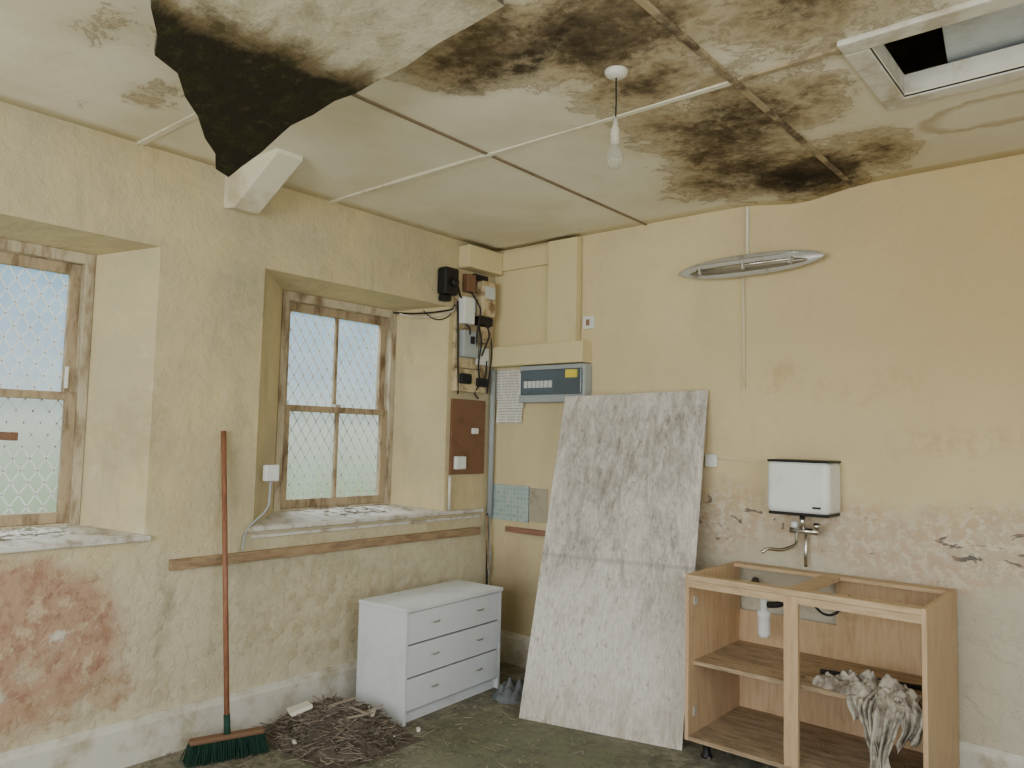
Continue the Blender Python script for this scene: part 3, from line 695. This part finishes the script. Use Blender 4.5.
for i,(p) in enumerate([[(.03,-.415,2.5),(.05,-.41,2.42),(.08,-.36,2.40)],[(.07,-.33,2.47),(.12,-.28,2.36),(.09,-.28,2.22),(.06,-.26,2.05)],[(.03,-.415,2.4),(.04,-.415,2.2),(.05,-.415,1.95),(.04,-.40,1.78)],[(.06,-.15,2.02),(.06,-.15,1.9),(.04,-.25,1.8),(.04,-.2,1.76)],[(.06,-.2,2.32),(.11,-.17,2.2),(.06,-.2,2.05)],[(.03,-.125,2.35),(.09,-.125,2.1),(.05,-.125,1.8)],[(.06,-.26,2.3),(.10,-.24,2.15),(.06,-.235,1.98),(.06,-.2,1.85)],[(.05,-.36,2.26),(.09,-.35,2.22),(.08,-.34,2.18)]]):
    tube('cable_%d'%(i+1),smoothpts(p),.006,M_cable,e,8)
e=empty('cable_service_head',(.04,-.52,2.5))
box('black_head',(.001,-.59,2.42),(.09,-.46,2.60),M_black,e,.02)
tube('knob',[(.09,-.52,2.50),(.115,-.52,2.50)],.03,M_black,e,14)
box('black_head_lower',(.001,-.57,2.38),(.06,-.50,2.42),M_black,e,.008)
e=empty('fibre_backboard',(0,-.26,1.5));box('board',(.001,-.425,1.25),(.018,-.10,1.75),M_brownb,e,.002)
box('socket',(.018,-.40,1.285),(.05,-.31,1.37),M_white,e,.005);box('round_junction',(.018,-.24,1.52),(.035,-.18,1.56),M_white,e,.006)
e=empty('corner_conduit',(.03,-.05,1.4))
tube('pipe',[(.03,-.045,1.97),(.03,-.045,.96)],.019,M_greybox,e,14)
tube('loose_cable',smoothpts([(.03,-.07,.98),(.05,-.08,.8),(.03,-.06,.6),(.05,-.07,.4)]),.007,M_cable,e,8)
tube('loose_cable_b',smoothpts([(.04,-.05,.98),(.03,-.05,.85),(.06,-.06,.7),(.04,-.05,.55)]),.006,M_greybox,e,8)
tube('loose_cable_c',smoothpts([(.05,-.09,.97),(.06,-.10,.85),(.05,-.07,.72),(.07,-.09,.6)]),.006,M_rail,e,8)
e=empty('sill_pipe',(.03,-.44,1.1));tube('drop_pipe',[(.03,-.44,1.24),(.03,-.44,1.02)],.011,M_trim,e,8)
e=empty('power_socket',(0,-1.75,1.3));box('plate',(.001,-1.79,1.245),(.035,-1.71,1.33),M_white,e,.006)
tube('cable',smoothpts([(.01,-1.745,1.245),(.012,-1.75,1.1),(.012,-1.86,1.02),(.02,-1.89,.965),(.03,-1.90,.90)]),.006,M_greybox,e,8)
e=empty('lintel_cable',(0,-.6,2.3));tube('cable',bez((-.2,-.72,2.29),(.02,-.445,2.33),.03)+[Vector((.03,-.44,2.36))],.007,M_trim,e,8)
tube('cable_b',bez((-.24,-.74,2.30),(.02,-.45,2.34),.015)+[Vector((.03,-.44,2.37))],.006,M_cable,e,8)
tube('cable_c',bez((-.10,-.60,2.32),(.02,-.46,2.31),.05),.004,M_cable,e,8)
# ------------------------------------------------------------ world + lamps
w=bpy.data.worlds.new('sky');bpy.context.scene.world=w;w.use_nodes=True;t=w.node_tree;bg=t.nodes['Background']
tc=t.nodes.new('ShaderNodeTexCoord');sx=t.nodes.new('ShaderNodeSeparateXYZ');t.links.new(tc.outputs['Generated'],sx.inputs[0])
mr=t.nodes.new('ShaderNodeMapRange');mr.inputs[1].default_value=-.15;mr.inputs[2].default_value=.25;t.links.new(sx.outputs[2],mr.inputs[0])
cr=t.nodes.new('ShaderNodeValToRGB');t.links.new(mr.outputs[0],cr.inputs[0]);t.links.new(cr.outputs[0],bg.inputs[0])
els=cr.color_ramp.elements;els[0].position=0;els[0].color=(.26,.42,.16,1);els[1].position=1;els[1].color=(.30,.54,.74,1)
for p,c in((.2,(.42,.56,.32,1)),(.40,(.66,.76,.64,1)),(.55,(.48,.66,.76,1)),(.75,(.34,.57,.74,1))):
    q=els.new(p);q.color=c
bg.inputs[1].default_value=1.05
def area(name,loc,rot,sx_,sy_,p,col):
    l=bpy.data.lights.new(name,'AREA');l.shape='RECTANGLE';l.size=sx_;l.size_y=sy_;l.energy=p;l.color=col
    o=bpy.data.objects.new(name,l);o.location=loc;o.rotation_euler=rot;COL.objects.link(o);return o
area('daylight_front_window',(2.7,YF-.15,1.65),(math.radians(90),0,0),2.9,1.45,138,(.94,.975,1))
area('daylight_side_window',(XR+.1,-3.3,1.55),(0,math.radians(90),0),1.8,2.5,60,(.94,.975,1))
for nm,y in(('added_lamp_over_window_1',-3.0),('added_lamp_over_window_2',-1.1)):  # added area lamps outside, above the view, to brighten reveals and sills
    o=area(nm,(-1.7,y,3.9),(0,0,0),1.6,1.4,140,(.88,.95,1))
    d=Vector((-.2,y,1.6))-Vector(o.location);o.rotation_euler=d.to_track_quat('-Z','Y').to_euler()
# ------------------------------------------------------------ camera
cam=bpy.data.cameras.new('camera');cam.sensor_width=36;cam.lens=26.758;cam.clip_start=.05
co=bpy.data.objects.new('camera',cam);COL.objects.link(co)
th,ph_,ro=.70522,.07064,.02359
r0=Vector((math.cos(th),math.sin(th),0));fw=Vector((-math.sin(th)*math.cos(ph_),math.cos(th)*math.cos(ph_),math.sin(ph_)));u0=r0.cross(fw)
A=math.cos(ro)*r0+math.sin(ro)*u0;B=-math.sin(ro)*r0+math.cos(ro)*u0
co.matrix_world=Matrix(((A.x,B.x,-fw.x,3.5642),(A.y,B.y,-fw.y,-3.9904),(A.z,B.z,-fw.z,1.5),(0,0,0,1)))
bpy.context.scene.camera=co
